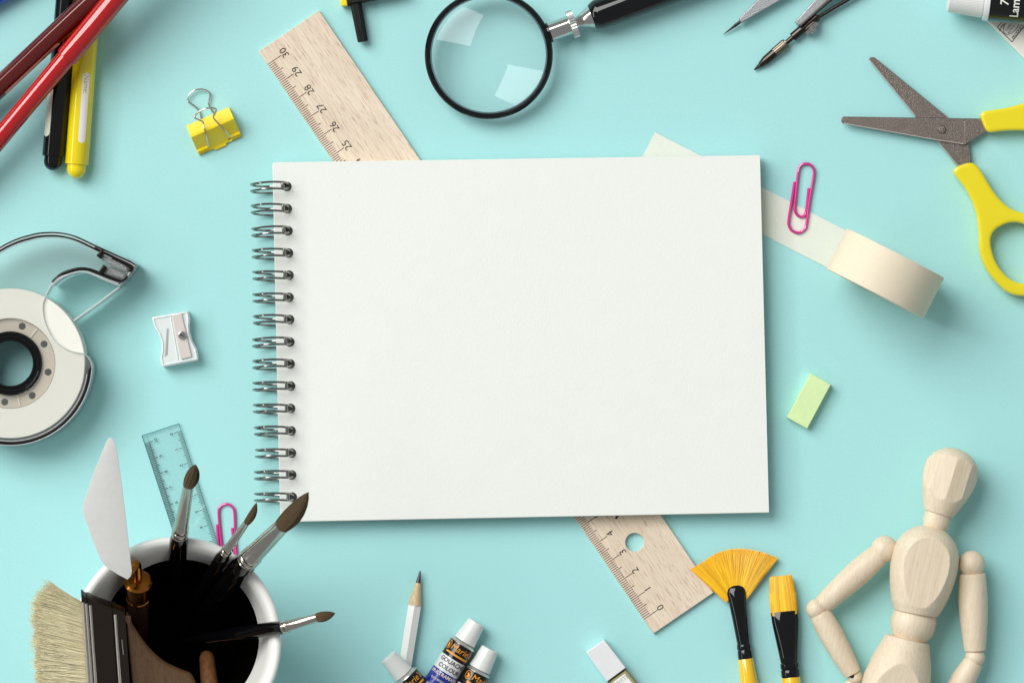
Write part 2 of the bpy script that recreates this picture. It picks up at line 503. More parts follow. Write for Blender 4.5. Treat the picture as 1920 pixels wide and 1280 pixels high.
lathe(h0, h1, [(-3, 12), (0, 19), (4, 19.5), (5, 18)], seg=48).obj('socket', BLACK, mag)
lathe(h0, h1, [(5, 18), (46, 18)], seg=64).obj('neck', CHROME, mag)
lathe(h0, h1, [(43, 19), (44, 25.5), (55, 25.5), (56, 19)], seg=60, knurl=(44, 55, .03)).obj('knurled_collar', pbr('bright_nickel', (232, 230, 226), rough=.28, metal=1), mag, angle=20)
lathe(h0, h1, [(55, 11), (60, 10), (61, 11), (88, 22.5)], seg=64).obj('cone', CHROME, mag)
lathe(h0, h1, [(87, 22.5), (88, 23.5), (98, 28), (101, 28.5), (340, 30), (360, 28), (372, 20), (376, 0.1)], seg=64).obj('handle', BLACK, mag)

# ---------------------------------------------------------------- scissors
sc = thing('scissors', 'open scissors with yellow plastic handles and dull grey steel blades', 'scissors', 1766, 243)
bladeA = [(1629, 112), (1632, 107), (1640, 108), (1776, 219), (1802, 242), (1817, 265), (1822, 312), (1800, 318), (1757, 263), (1717, 219)]
bladeB = [(1577.5, 222), (1582, 218.5), (1700, 220.5), (1842, 222.5), (1852, 246), (1840, 252), (1810, 271.5), (1758, 263.5), (1581, 232), (1577.5, 228)]
plate([bladeA], 9, 14, .9).obj('blade', STEEL, sc)
plate([bladeB], 14.6, 19.6, .9).obj('blade', STEEL, sc)
bright = pbr('ground_edge_glint', (205, 198, 190), rough=.45, metal=.6)  # lighter colour paints the glints along the ground blade edges
m = M(); quad(m, (1583, 231.4), (1757, 262.4), 1.3, 19.85); quad(m, (1757, 262.4), (1807, 270), 1.3, 19.85); quad(m, (1808.5, 228), (1809.5, 268), .6, 19.85)
m.obj('ground_edge_glint', bright, sc, smooth=False)
m = M(); quad(m, (1630.5, 113), (1716, 217), 1.3, 14.3); quad(m, (1758, 265), (1799, 314), 1.2, 14.3); m.obj('ground_edge_glint', bright, sc, smooth=False)
lathe(W(1766, 243, 19.6), W(1766, 243, 30), [(0, 8), (1.8, 8), (3.4, 6.2), (3.6, 3.2), (2.8, 2.6), (2.8, .1)], seg=32).obj('rivet', STEEL, sc)
def rc(pts, n=6): return [(p.x, p.y) for p in cat_rom([(a, b, 0) for a, b in pts], n, closed=True)]
hA = [(1790, 327), (1788.5, 318), (1796, 311.5), (1816, 305), (1827, 306.5), (1840, 320), (1866, 362), (1893, 389), (1925, 401), (1958, 412), (1990, 440), (2003, 480), (1993, 520), (1965, 546), (1925, 555), (1893, 550), (1868, 529), (1848, 502), (1837, 470), (1835, 432), (1829, 394), (1812, 356)]
hAh = [(1858, 452), (1866, 432), (1886, 420), (1906, 417), (1930, 424), (1955, 438), (1970, 462), (1972, 490), (1960, 515), (1935, 530), (1907, 529), (1884, 514), (1866, 487)]
hB = [(1838.5, 218), (1842, 210), (1856, 206.5), (1890, 201), (1925, 191), (1960, 175), (2010, 150), (2070, 145), (2110, 175), (2115, 220), (2080, 262), (2030, 275), (1980, 260), (1945, 248), (1915, 245), (1880, 246), (1858, 248.5), (1848.5, 243)]
hBh = [(1990, 215), (2005, 190), (2040, 172), (2075, 178), (2090, 205), (2075, 235), (2040, 250), (2005, 243)]
soften(plate([rc(hA), rc(hAh)], 0, 33, 4, 2)).obj('handle', YELLOWPL, sc, angle=180)
soften(plate([rc(hB), rc(hBh)], 1, 34, 4, 2)).obj('handle', YELLOWPL, sc, angle=180)

# ---------------------------------------------------------------- paper clips
def clip_path(): return [(1490, 341), (1484, 380), (1479, 412), (1479.5, 423), (1485, 432), (1497, 436.5), (1508, 430), (1512, 420), (1518, 375), (1526, 328), (1525, 316), (1519, 309), (1511, 307), (1502, 310), (1497.5, 319), (1494, 345), (1490.5, 385), (1491, 396), (1496, 404), (1504, 406.5), (1510.5, 400), (1513, 385), (1516.5, 353)]
def paper_clip(label, top, ang, z):
    t = thing('paper_clip', label, 'paper clip', top[0], top[1], 'pink paper clips')
    ca, sa = math.cos(ang), math.sin(ang); pts = []
    for k, (x, y) in enumerate(clip_path()):
        dx, dy = x - 1511, y - 307
        pts.append(W(top[0] + dx * ca - dy * sa, top[1] + dx * sa + dy * ca, z + 2.8))
    tube(cat_rom(pts, 6), 2.75, 10).obj('wire', PINK, t)
    return t
paper_clip('pink wire paper clip lying across the masking tape strip', (1511, 307), 0, 1.6)
paper_clip('pink wire paper clip between the clear ruler and the mug of brushes', (421, 945), math.radians(-11.5), 0)

# ---------------------------------------------------------------- felt pens
def felt_pen(label, col, end, far, r, prof_kind, z0, z1, coat=1.75, lab=None, lrgb=(236, 232, 226), txt=None, tmode='along'):
    t = thing('felt_pen', label, 'felt pen', end[0], end[1], 'felt-tip pens crossed in the corner')
    p0, p1 = W(*end, z0), W(*far, z1)
    mat = pbr('pen_plastic', col, rough=.3, ior=1.05, coat=1, coat_ior=coat)
    L = (p1 - p0).length / S
    if prof_kind == 'plug':
        lathe(p0, p1, [(-26 + d, rr) for d, rr in rounded(0, r - 4, 7)] + [(-10, r - 4), (1, r - 4)], seg=40).obj('end_plug', mat, t)
        lathe(p0, p1, [(0, r - 3), (0.8, r - .6), (2, r), (L, r)], seg=48).obj('barrel', mat, t)
    else:
        lathe(p0, p1, [(0, r - 3.2), (prof_kind - 2, r - 3.2), (prof_kind + 3, r - 3.4)], seg=48).obj('barrel', mat, t)
        lathe(p0, p1, [(prof_kind, r - 1.2), (prof_kind + .8, r), (L - 6, r), (L, r - 4)], seg=48).obj('cap', mat, t)
    if lab:
        f = on_round(p0, p1, r, .25); m = M()
        al0, al1, ar0, ar1 = lab
        patch(m, f, al0, al1, ar0, ar1, 40, 6, round_end=(ar1 - ar0) / 2)
        nlab = m.obj('name_label', pbr('label_print', lrgb, rough=.35, coat=.5), t)
        if txt:
            f2 = on_round(p0, p1, r, .45); m = M()
            round_text(m, txt[0], f2, txt[1], (ar0 + ar1) / 2, txt[2], tmode)
            m.obj('lettering', pbr('label_ink', txt[3], rough=.5), nlab, smooth=False)
    return t
felt_pen('black felt pen lying under the brown and red pens beside the yellow pen', (10, 9, 10), (100, 294), (130, -52), 21, 'plug', 21, 21, coat=1.45, lab=(36, 130, -26, -9), lrgb=(222, 222, 206))
felt_pen('bright yellow felt pen with white name label', (240, 216, 4), (144, 309), (170, -40), 22, 'plug', 22, 22, lab=(40, 172, 1, 15), txt=('Name:', 150, 13, (176, 150, 60)), tmode='back')
felt_pen('dark brown felt pen with pinkish name label', (86, 14, 8), (-160, 312), (330, -148), 19.5, 'plug', 12, 120, coat=1.58, lab=(222, 364, 18, 31), lrgb=(222, 178, 160), txt=('Name:', 335, 13, (70, 20, 16)), tmode='back')
felt_pen('bright red felt pen lying on top of the other pens', (178, 0, 4), (-190, 486.6), (350, -163), 21, 496, 20, 128)
felt_pen('blue felt pen of which only an edge shows in the corner', (20, 50, 190), (-90, 40), (200, -130), 20, 'plug', 21, 21)

# ---------------------------------------------------------------- binder clip
bc = thing('binder_clip', 'small yellow binder clip with silver wire handles', 'binder clip', 400, 245)
U = Vector((0.916, -0.401)); V = Vector((0.401, 0.916)); o0 = Vector((349, 236))
def bq(u, v, z): p = o0 + U * u + V * v; return W(p.x, p.y, z)
YEL = pbr('yellow_enamel', (252, 222, 4), rough=.32, coat=.5, coat_ior=1.5)
m = M()
wd_ = 87.5; th = 2.2
top = [(0, 3), (2, 8), (17, 38), (20, 42), (24, 42), (54, 9)]       # spine and upper face, v and height
def sheet(m, us, prof, thick):
    vs, fs = [], []
    for u in us:
        for v, z in prof: vs.append(bq(u, v, z))
    n = len(prof)
    for i in range(len(us) - 1):
        for k in range(n - 1): fs.append((i * n + k, i * n + k + 1, (i + 1) * n + k + 1, (i + 1) * n + k))
    N_ = len(vs)
    vs2 = [p - Vector((0, 0, thick * S)) for p in vs]
    fs2 = [tuple(reversed([i + N_ for i in f])) for f in fs]
    rim = []
    for i in range(len(us) - 1):
        for k in (0, n - 1): rim.append((i * n + k, (i + 1) * n + k, (i + 1) * n + k + N_, i * n + k + N_))
    for k in range(n - 1):
        for i in (0, len(us) - 1): rim.append((i * n + k, i * n + k + 1, i * n + k + 1 + N_, i * n + k + N_))
    m.add(vs + vs2, fs + fs2 + rim)
sheet(m, [0, wd_], top, th)
sheet(m, [0, 19], [(54, 9), (57, 7.5), (59, 7)], th); sheet(m, [68, wd_], [(54, 9), (57, 7.5), (59, 7)], th)
sheet(m, [24, 62], [(54, 9), (58, 6), (60, 5.5)], th); sheet(m, [31, 55], [(60, 5.5), (64, 4)], th)
sheet(m, [0, wd_], [(0, 3), (54, 3), (60, 5)], 2.4)
m.obj('body', YEL, bc, angle=20)
tube([bq(0.5, 52.5, 12.2), bq(21, 52.5, 12.2)], 3.0, 10, m=(mm := M())); tube([bq(67, 52.5, 12.2), bq(wd_ - .5, 52.5, 12.2)], 3.0, 10, m=mm)
mm.obj('lip', YEL, bc)
WIRE = pbr('nickel_wire', (214, 206, 198), rough=.2, metal=1)
h1_ = [(391, 275, 15), (389, 265, 26), (385, 248, 45), (381, 230, 50), (377, 227, 54), (369, 223.5, 58), (365.5, 221, 60), (367, 216, 62), (374, 209, 64), (385, 204, 66), (396, 202.5, 65), (404, 204, 63), (405.5, 207, 60), (403, 213, 56), (400.5, 220, 50), (404, 226, 46), (418, 241, 39), (428, 252, 23), (433, 257, 15)]
h2_ = [(382, 250, 3), (377, 222, 3), (375.5, 214, 4), (372.5, 207, 5), (365, 199, 6), (355, 192.5, 6), (352, 188, 6), (354, 180, 7), (360, 173, 8), (370, 168, 8), (382, 168, 8), (390, 171.5, 7), (394, 177, 6), (392.5, 187, 5), (391, 195, 5), (395, 204, 4), (401, 213, 3), (412, 235, 3)]
tube(cat_rom([W(*p) for p in h1_], 5), 1.65, 8).obj('wire_handle', WIRE, bc)
tube(cat_rom([W(*p) for p in h2_], 5), 1.65, 8).obj('wire_handle', WIRE, bc)

# ---------------------------------------------------------------- clamp tool at the top edge
cl = thing('bar_clamp', 'black plastic clamp with yellow jaw and ribbed stem at the top edge', 'clamp', 672, 20)
lathe(W(666.5, 4, 14), W(680.5, 78.5, 14), [(0, 10.6), (72, 9.6), (75.5, 9.2), (76, 8)], seg=44, knurl=(0, 75.6, .03)).obj('stem', BLACKMATTE, cl, angle=12)
plate([[(652.5, 6.5), (655, 6.8), (684, 3.5), (760, -13), (756, -34), (650, -14)]], 4, 30, 1.5).obj('bar', BLACKMATTE, cl)
plate([[(637, -8), (640, 12), (652, 11), (649, -12)]], 2, 26, 2.5).obj('jaw', YEL, cl)
plate([[(651.5, 12), (655, 12), (652, -14), (648.5, -14)]], 3, 20, .8).obj('jaw_plate', BLACKMATTE, cl)

# ---------------------------------------------------------------- pencil sharpener
CLEARPL = clear('frosted_clear_plastic', (.99, .995, .99), ior=1.45, rough=.05, white=.77, wcol=(248, 252, 250))
ps = thing('pencil_sharpener', 'clear plastic pencil sharpener with a screwed steel blade', 'pencil sharpener', 328, 635)
so = [(284.5, 597), (285, 594.5), (318, 588.5), (351, 583), (353, 585), (356.5, 598), (355.5, 610), (356, 622), (361, 640), (369, 654), (372.5, 671), (370.5, 676), (338, 682), (305, 688), (303, 686), (300, 670), (303, 656), (302, 641), (296, 624), (288, 611)]
plate([so], 0, 30, 3, 3).obj('body', CLEARPL, ps, angle=50)
m = M()
strip([(287, 597), (291, 610), (299, 624), (305, 641), (306, 656), (303, 670), (306, 684)], 1.6, 30.2, 32, m=m)
strip([(350, 586), (353, 598), (352, 611), (353, 624), (358, 641), (366, 656), (369, 670)], 1.6, 30.2, 32, m=m)
strip([(287, 597), (318, 591.5), (350, 586)], 1.6, 30.2, 32, m=m); strip([(306, 684), (338, 678), (368, 673)], 1.6, 30.2, 32, m=m)
strip([(319, 592), (334, 674)], 1.4, 30.2, 31.8, m=m)
m.obj('moulded_ridge', pbr('ridge_plastic', (240, 246, 244), rough=.2, coat=1), ps)
plate([[(312.5, 616), (315.5, 616), (313.5, 664), (309, 668)]], 30.1, 31.2, .2).obj('slot', pbr('slot_grey', (168, 170, 170), rough=.4), ps)
plate([[(322, 591.5), (340, 587.5), (359, 668.5), (339.5, 673)]], 30.4, 34, .4).obj('blade', pbr('matte_steel', (214, 205, 198), rough=.5, metal=.55, bump=.2, bscale=3000), ps)
psc = plate([circ(341, 628, 7.6, 32)], 34.2, 40, 2, 3).obj('screw', CHROME, ps)
plate([[(336.5, 627), (345, 630.5), (345.5, 629), (337, 625.5)]], 40.1, 40.4, .0).obj('screw_slot', BLACKMATTE, psc)

# ---------------------------------------------------------------- adhesive tape roll and its dispenser
TAPE = pbr('cream_tape_side', (240, 238, 228), rough=.5, var=.02, vscale=60, coat=.2)
tr = thing('tape_roll', 'roll of pale sticky tape sitting in the clear dispenser', 'tape', 19, 681)
vx = lambda d, r: (d, r)
tx, ty = 19, 681
kk = 1 - 74 / H
c_lo, c_hi = W(tx, ty, 74).copy(), W(tx, ty, 74).copy(); c_lo.z = 2 * S; c_hi.z = 74 * S
lathe(c_lo, c_hi, [(0, 84), (0, 138), (1, 139), (71, 139), (72, 138), (72, 84)], seg=128, closed=True).obj('wound_tape', TAPE, tr)
hl = [circ(tx + 73 * math.cos(a), ty + 73 * math.sin(a), 6.6, 20) for a in [math.radians(-72 + 42.5 * k) for k in range(9)][:8]]
plate([circ(tx, ty, 84, 96), circ(tx, ty, 58, 72)] + hl, 58, 66, .5).obj('core', pbr('tan_core', (200, 190, 172), rough=.5, bump=.2), tr)
RIB = pbr('cream_plastic', (228, 218, 196), rough=.5)
for a in (-52, 77, 160):
    c, s_ = math.cos(math.radians(a)), math.sin(math.radians(a))
    strip([(tx + 61 * c, ty + 61 * s_), (tx + 83 * c, ty + 83 * s_)], 3, 66, 68).obj('core_rib', RIB, tr)
strip([(138, 601), (180, 571), (224, 537.5)], 3.2, 12, 72, .4).obj('tape_tail', clear('tape_film', (.96, .99, .98), rough=.2, white=.55, wcol=(232, 240, 236)), tr)

td_ = thing('tape_dispenser', 'clear plastic tape dispenser with dark edges and toothed cutter', 'tape dispenser', 120, 560)
PLATE = clear('clear_sheet', (.985, .985, .982), ior=1.45, rough=.03, white=.06, wcol=(225, 225, 222))
EDGE = pbr('dark_refraction_edge', (24, 20, 19), rough=.15, ior=1.4)  # clear plastic; black colour paints in the dark refraction of its thick edges
LIP = clear('clear_lip', (.95, .97, .97), ior=1.6, rough=.03, white=.6, wcol=(225, 232, 232))
arc = lambda r, a0, a1, n: [(tx + r * math.cos(math.radians(a0 + (a1 - a0) * k / n)), ty + r * math.sin(math.radians(a0 + (a1 - a0) * k / n))) for k in range(n + 1)]
topc = [(-70, 520), (-40, 490), (0, 464), (30, 449), (60, 440), (80, 436.5), (110, 436.5), (140, 443), (172, 457.5), (210, 475), (241, 489), (253, 496)]
topc = [(p.x, p.y) for p in cat_rom([(a, b, 0) for a, b in topc], 5)]
lowc = [(226, 535), (215, 532), (197, 525), (172, 514), (152, 509), (130, 514), (110, 521), (97, 533), (86, 553)]
lowc = [(p.x, p.y) for p in cat_rom([(a, b, 0) for a, b in lowc], 5)]
lobe = [(86, 553), (80, 570), (81, 592), (87, 612), (99, 634), (113, 647), (131, 657), (148, 661), (160, 663)]
lobe = [(p.x, p.y) for p in cat_rom([(a, b, 0) for a, b in lobe], 4)]
outer = topc + [(250, 505)] + lowc[:-1] + lobe + [(168, 670), (172, 682)] + arc(152.5, 2, 178, 60)
plate([outer, circ(tx, ty, 60, 64)], 75, 78, .5).obj('side_plate', PLATE, td_)
m = M()
off = lambda pts, d: [(p[0], p[1] + d) for p in pts]
strip(topc, 2.5, 58, 79, .8, m=m); strip(off(topc[:48], 6.4), 3.2, 58, 79, .8, m=m)
strip([(175, 464), (200, 476), (225, 488), (240, 495), (247, 503), (243, 509)], 9, 6, 80, 2, m=m)
strip([(194, 470), (189, 476), (184, 482)], 9.5, 6, 82, 2, m=m)
lo2 = [(98, 530), (104, 523), (115, 514), (130, 508), (148, 504), (165, 505), (180, 510), (200, 518), (222, 526), (232, 524), (238, 517)]
strip([(p.x, p.y) for p in cat_rom([(a, b, 0) for a, b in lo2], 4)], 6.2, 40, 80, 2, m=m)
strip([(197, 499), (191, 507), (187, 514)], 9, 6, 82, 2, m=m)
strip([(-136, 686)] + arc(149.6, 175, 4, 70) + [(171, 690)], 6.4, 3, 79, 1.5, m=m)
m.obj('edge_wall', EDGE, td_)
m = M()
strip(off(topc, 3.0), 2.0, 40, 80, .5, m=m); strip(off(topc[:46], 9.4), 1.4, 60, 80, .4, m=m)
strip(lowc, 2.4, 30, 80, .6, m=m)
strip([(98, 535), (106, 527), (118, 519), (132, 513), (150, 509), (166, 510), (182, 516), (204, 525), (222, 531)], 2.2, 4, 81, .6, m=m)
strip(arc(153.6, 178, 2, 70) + [(170, 678), (164, 668), (158, 664)], 1.6, 3, 80, .5, m=m); strip(arc(145.6, 178, 8, 70), 1.6, 3, 79.5, .5, m=m)
strip(lobe, 1.3, 75, 79, .4, m=m)
m.obj('clear_lip', LIP, td_)
m = M()
plate([[(190, 484), (198, 474), (206, 476), (222, 486), (238, 501), (239, 510), (214, 500), (192, 488)]], 30, 70, 1.5, m=m)
plate([[(201, 500), (208, 501), (236, 514), (230, 523), (197, 512)]], 30, 70, 1.5, m=m)
m.obj('cutter_block', pbr('cutter_grey', (150, 158, 158), rough=.25, metal=.7, bump=.4, bscale=1500), td_)
teeth = [(249, 490)]
for k in range(9): teeth += [(252 + k * 1.3, 491.5 + k * .9), (250.5 - k * .2 + .8 * k, 494 + k * 1.5)]
m = plate([[(236, 482), (244, 488), (253, 494), (258.5, 496), (254, 502), (251, 508), (226, 537), (223, 536), (248, 503), (250, 498)]], 6, 74, .5)
m.obj('cutter', CHROME, td_)
lathe(W(tx, ty, 4), W(tx, ty, 90), [(0, 60), (66, 60), (74, 59.5), (76, 57), (76, 54.5), (70, 53), (70, 47.5), (72, 46), (72, 43), (70, 42), (0, 42)], seg=96, closed=True).obj('hub', BLACK, td_, angle=25)

# ---------------------------------------------------------------- small clear ruler
cr = thing('clear_ruler', 'short transparent plastic ruler sticking out from under the mug', 'ruler', 320, 900)
CD = Vector((75.5, 232)).normalized(); CW = Vector((70, -23)).normalized(); k0 = Vector((265.5, 816))
def cp(al, ac): p = k0 + CD * al + CW * ac; return (p.x, p.y)
CR = clear('clear_acrylic', (.972, .99, .99), ior=1.5, rough=.02, white=.02)
plate([[cp(0, 0), cp(0, 73.6), cp(346, 73.6), cp(346, 0)]], 0, 5.4, 1.6, 1).obj('body', CR, cr, smooth=False)
me_ = M()
quad(me_, cp(1, 0), cp(1, 73.6), 1.8, 5.6); quad(me_, cp(0, .6), cp(346, .6), 1.5, 5.6); quad(me_, cp(0, 73.2), cp(346, 73.2), 1.2, 5.6); quad(me_, cp(3, 9), cp(346, 9), .7, 5.6)
me_.obj('edge', pbr('edge_tint', (70, 132, 140), rough=.3), cr, smooth=False)
mt, mn = M(), M()
for k in range(101):
    al = 15 + 3.06 * k
    quad(mt, cp(al, 73), cp(al, 73 - (14 if k % 10 == 0 else 10.5 if k % 5 == 0 else 7.5)), .95, 5.7)
    quad(mt, cp(al + 2, .8), cp(al + 2, (17 if k % 10 == 0 else 14.5 if k % 5 == 0 else 11.5)), 1.25, 5.7)
for k in range(11):
    flat_text(mn, str(k), *cp(15 + 30.6 * k, 73 - 19.5), 5.7, 8.5, (CD.x, CD.y), bold=.1)
    flat_text(mn, str(10 - k), *cp(17 + 30.6 * k, 23), 5.7, 8.5, (-CD.x, -CD.y), bold=.1)
mt.obj('tick_marks', INK, cr, smooth=False); mn.obj('numerals', INK, cr, smooth=False)

# ---------------------------------------------------------------- mug
ZR = 300; ZF = ZR / 398.0    # rim height; everything standing in the mug is placed against it
mug = thing('mug', 'white mug holding brushes and a palette knife, dark inside', 'mug', 330, 1203)
cb = W(330, 1203, ZR); k_ = 1 - ZR / H
mb = cb.copy(); mb.z = 6 * S
MUG = pbr('white_glaze', (242, 241, 236), rough=.4, coat=.2)
DARKIN = pbr('painted_inner_shade', (5, 4, 3), rough=.9, ior=1.05)  # near-black colour stands in for the shade deep inside the mug
ro = 198 * k_; rb = 112; HT = ZR - 6
def rad(z, inset): t = z / HT; return rb + (ro - rb) * (t ** .92) - inset
prof = [(0, .1), (0, rb - 10), (3, rb - 3)] + [(z, rad(z, 0)) for z in (8, 50, 100, 150, 200, 250, HT - 10)]
prof += [(HT - 5, ro - .6), (HT - 1.5, ro - 3), (HT, ro - 7), (HT - .6, ro - 12), (HT - 3, ro - 15.5), (HT - 8, ro - 18.5)] + [(z, rad(z, 19)) for z in (HT - 14, 255, 225, 200, 182)]
lathe(mb, cb, prof, seg=128, cap=False).obj('body', MUG, mug, angle=60)
lathe(mb, cb, [(z, rad(z, 19)) for z in (182, 150, 120, 90, 50, 14)] + [(10, 60), (10, .1)], seg=128, cap=False).obj('inner_shade', DARKIN, mug, angle=60)  # lower inside wall and floor, shade painted in as black

# ---------------------------------------------------------------- round brushes in the mug
SABLE = pbr('sable_hair', (100, 80, 52), rough=.4, island=.6)
SABLEC = pbr('sable_core', (66, 52, 34), rough=.5, var=.5, vscale=900)
FERR = pbr('nickel_ferrule', (196, 188, 178), rough=.14, metal=1)
def round_brush(label, tip_, base, crimp, tail, rb_, rc_, rh, rmax, bend=(0, 0)):
    t = thing('paintbrush', label, 'paintbrush', tail[0], tail[1], 'round brushes standing in the mug', z=tail[2])
    B, C, T, D = (W(p[0], p[1], p[2] * ZF) for p in (base, crimp, tip_, tail))
    LB = (C - B).length / S
    lathe(B, C, [(0, rb_ - 1.2), (0, rb_), (2, rb_ + .2), (LB * .82, rc_ - .8), (LB * .84, rc_ + .9), (LB * .885, rc_ + 1.1), (LB * .905, rc_ - 1.2), (LB * .925, rc_ + 1.2), (LB * .965, rc_ + 1.2), (LB * .98, rc_ - .6), (LB, rc_ + .4)], seg=40).obj('ferrule', FERR, t, angle=50)
    LH = (D - C).length / S
    lathe(C, D, [(-2, rc_ - .6), (0, rc_), (18, rh), (LH * .4, rh), (LH, rh * .5)], seg=32).obj('handle', BLACK, t)
    a, s, u = frame(T - B); LT = (T - B).length
    def shape(q): return (1 - min(q, 1) ** 2.3) ** .7 * (rb_ * .93 + (rmax - rb_ * .93) * math.sin(min(q, .5) * PI)) if q < 1 else 0
    bx = Vector((bend[0], -bend[1], 0)) * S
    path = [B - a * (3 * S) + (T - B + a * 3 * S) * (k / 12) + bx * math.sin(k / 12 * PI) for k in range(13)]
    core = tube(path, [max(.25, shape(k / 12) * .93) for k in range(13)], 16).obj('hair_core', SABLEC, t)
    m = M()
    for i in range(240):
        th = random.uniform(0, 2 * PI); q1 = random.uniform(.6, 1.02); rr = random.uniform(.9, 1.06)
        pts = []
        for k in range(6):
            q = q1 * k / 5; kk_ = q * 12; i0 = min(int(kk_), 11)
            c = path[i0].lerp(path[i0 + 1], min(kk_ - i0, 1.0)) + (T - B) * max(0, q - 1)
            w_ = max(.15, shape(min(q, .999)) * rr) * S
            pts.append(c + (s * math.cos(th) + u * math.sin(th)) * w_)
        strand(m, pts, .55, .2)
    m.obj('hair', SABLE, t, kind='stuff')
    return t
round_brush('medium round brush leaning over the clear ruler', (366, 871, 640), (354, 908, 590), (336.5, 1003, 430), (326, 1120, 120), 9.5, 14, 17, 13.5, (2, 0))
round_brush('smallest round brush leaning towards the lowest binding rings', (481, 942, 600), (464, 977, 560), (422, 1036, 450), (350, 1150, 90), 5.8, 9, 13, 7.5, (2, 2))
round_brush('largest round brush with its hair tip over the sketchbook corner', (578, 923, 640), (530, 984, 580), (463, 1051, 450), (370, 1160, 90), 14, 18.5, 22, 17.5, (2, 3))
round_brush('round brush lying out over the mug rim opposite the wide brush', (628, 1149, 480), (597, 1156.5, 470), (530, 1176, 432), (350, 1200, 150), 7.8, 11, 13.5, 9.5, (0, 1))

st = thing('paintbrush', 'plain brown wooden brush handle standing inside the dark mug', 'paintbrush', 390, 1260, z=60)
WOODST = wood('raw_wood', (134, 88, 46), (84, 50, 24), PI / 2, fleck=.3, grain=.5, along=60, across=900)
lathe(W(388, 1232, 120), W(394, 1298, 165), [(-12, 6), (-8, 11), (0, 14), (60, 16), (78, 15)], seg=24).obj('handle', WOODST, st)

# ---------------------------------------------------------------- palette knife
pk = thing('palette_knife', 'palette knife with a pale diamond shaped blade and brass ferrule', 'palette knife', 259, 1120, z=200)
bl = [(208, 819.5), (213, 824), (218, 836), (226, 890), (236, 970), (245, 1050), (247.5, 1070), (245, 1080), (239, 1086), (222, 1077), (197, 1061), (189, 1049), (172, 1008), (158, 968), (155, 953), (157, 940), (178, 880), (200, 826), (204, 820.5)]
m = plate([bl], 0, 2.4, .6)
# tilt the blade: it rises from the neck towards its tip
for v in m.v:
    px, py = v.x / S + 960, 640 - v.y / S
    zt = (425 + (1086 - py) / 266 * 130) * ZF
    w_ = W(px, py, zt); v.x, v.y = w_.x, w_.y; v.z += zt * S
m.obj('blade', pbr('pale_steel', (226, 225, 221), rough=.5, metal=0, var=.03, vscale=400), pk)
BRASS = pbr('brass', (168, 108, 44), rough=.2, metal=1)
tube(cat_rom([W(242, 1074, 405 * ZF), W(250, 1064, 402 * ZF), W(256, 1057, 396 * ZF), W(258, 1066, 380 * ZF), W(259, 1090, 350 * ZF)], 6), 7.5, 14).obj('neck', BRASS, pk)
lathe(W(259, 1086, 352 * ZF), W(258, 1200, 150 * ZF), [(0, 8), (2, 22), (6, 26), (10, 25.5), (13, 21), (54, 20.5), (56, 22), (59, 22), (60, 20)], seg=40).obj('ferrule', BRASS, pk)
lathe(W(259, 1086, 352 * ZF), W(258, 1200, 150 * ZF), [(60, 19), (90, 21), (200, 18)], seg=24).obj('handle', pbr('dark_varnish', (38, 20, 10), rough=.35), pk)

# ---------------------------------------------------------------- wide flat brush
wb = thing('wide_brush', 'wide flat brush with cream bristles resting over the rim of the mug', 'paintbrush', 200, 1250, z=300)
top_y = 1129; 
F0, F1 = Vector((153, 1128)), Vector((235, 1159))       # near edge of the ferrule
dn = Vector((10.5, 150)).normalized()                      # across the brush
WID = 215
def fp(t, s, h=0):
    p = F0.lerp(F1, t) + dn * (s * WID)
    z = 452 * ZF - 42 * t + h
    return W(p.x, p.y, z)
def slab(m, t0, t1, hh, s0=0.0, s1=1.0, nS=10, rnd=6):
    vs, fs = [], []
    ring = []
    for k in range(rnd + 1):
        a = -PI / 2 + PI * k / rnd; ring.append((s0 - math.cos(a) * hh / WID * .9, hh * math.sin(a)))
    ring = ring[::-1]
    top_ = [(s0 + (s1 - s0) * k / nS, hh) for k in range(nS + 1)]
    bot_ = [(s0 + (s1 - s0) * k / nS, -hh) for k in range(nS, -1, -1)]
    loop = top_ + bot_ + ring[::-1][1:-1]
    for t in (t0, t1):
        for s_, h in loop: vs.append(fp(t, s_, h))
    n = len(loop)
    for k in range(n): fs.append((k, (k + 1) % n, n + (k + 1) % n, n + k))
    fs.append(tuple(range(n - 1, -1, -1))); fs.append(tuple(range(n, 2 * n)))
    m.add(vs, fs)
DARKST = pbr('dark_nickel', (74, 65, 57), rough=.25, metal=1)
m = M()
for t0, t1, hh in ((.0, .06, 27), (.06, .14, 25), (.14, .24, 27), (.24, .72, 25), (.72, .80, 27), (.80, 1.0, 25)): slab(m, t0, t1, hh)
wfe = m.obj('ferrule', DARKST, wb, angle=25)
RIDGE = pbr('ridge_nickel', (206, 198, 188), rough=.3, metal=1)
for t_ in (.03, .10, .19, .76):
    tube([fp(t_, k / 10, 26) for k in range(11)], 3.2, 10).obj('ridge', RIDGE, wfe)
nl = M()
tube([fp(.88, .2, 26.5), fp(.89, .33, 26.5)], 1.5, 6, m=nl); nl.obj('staple', CHROME, wfe)
HANDW = wood('dark_handle_wood', (118, 86, 54), (70, 46, 28), PI / 2 + .07, fleck=.5, grain=.3, along=200, across=2000)
ho = [(233, 1156), (245, 1172), (262, 1198), (282, 1222), (306, 1242), (335, 1256), (356, 1266), (366, 1292), (362, 1318), (330, 1334), (250, 1340), (246, 1300)]
m = plate([[(p.x, p.y) for p in cat_rom([(a, b, 0) for a, b in ho], 4, closed=True)]], 0, 34, 8, 3)
for v in m.v:
    px, py = v.x / S + 960, 640 - v.y / S
    zt = 400 * ZF - max(0, (px - 232)) * .9
    w_ = W(px, py, zt + v.z / S * .5); v.x, v.y = w_.x, w_.y; v.z += (zt - 15) * S
m.obj('handle', HANDW, wb, angle=50)
BRIS = pbr('hog_bristle', (255, 247, 212), rough=.5, island=.2, transl=.15)
m = M()
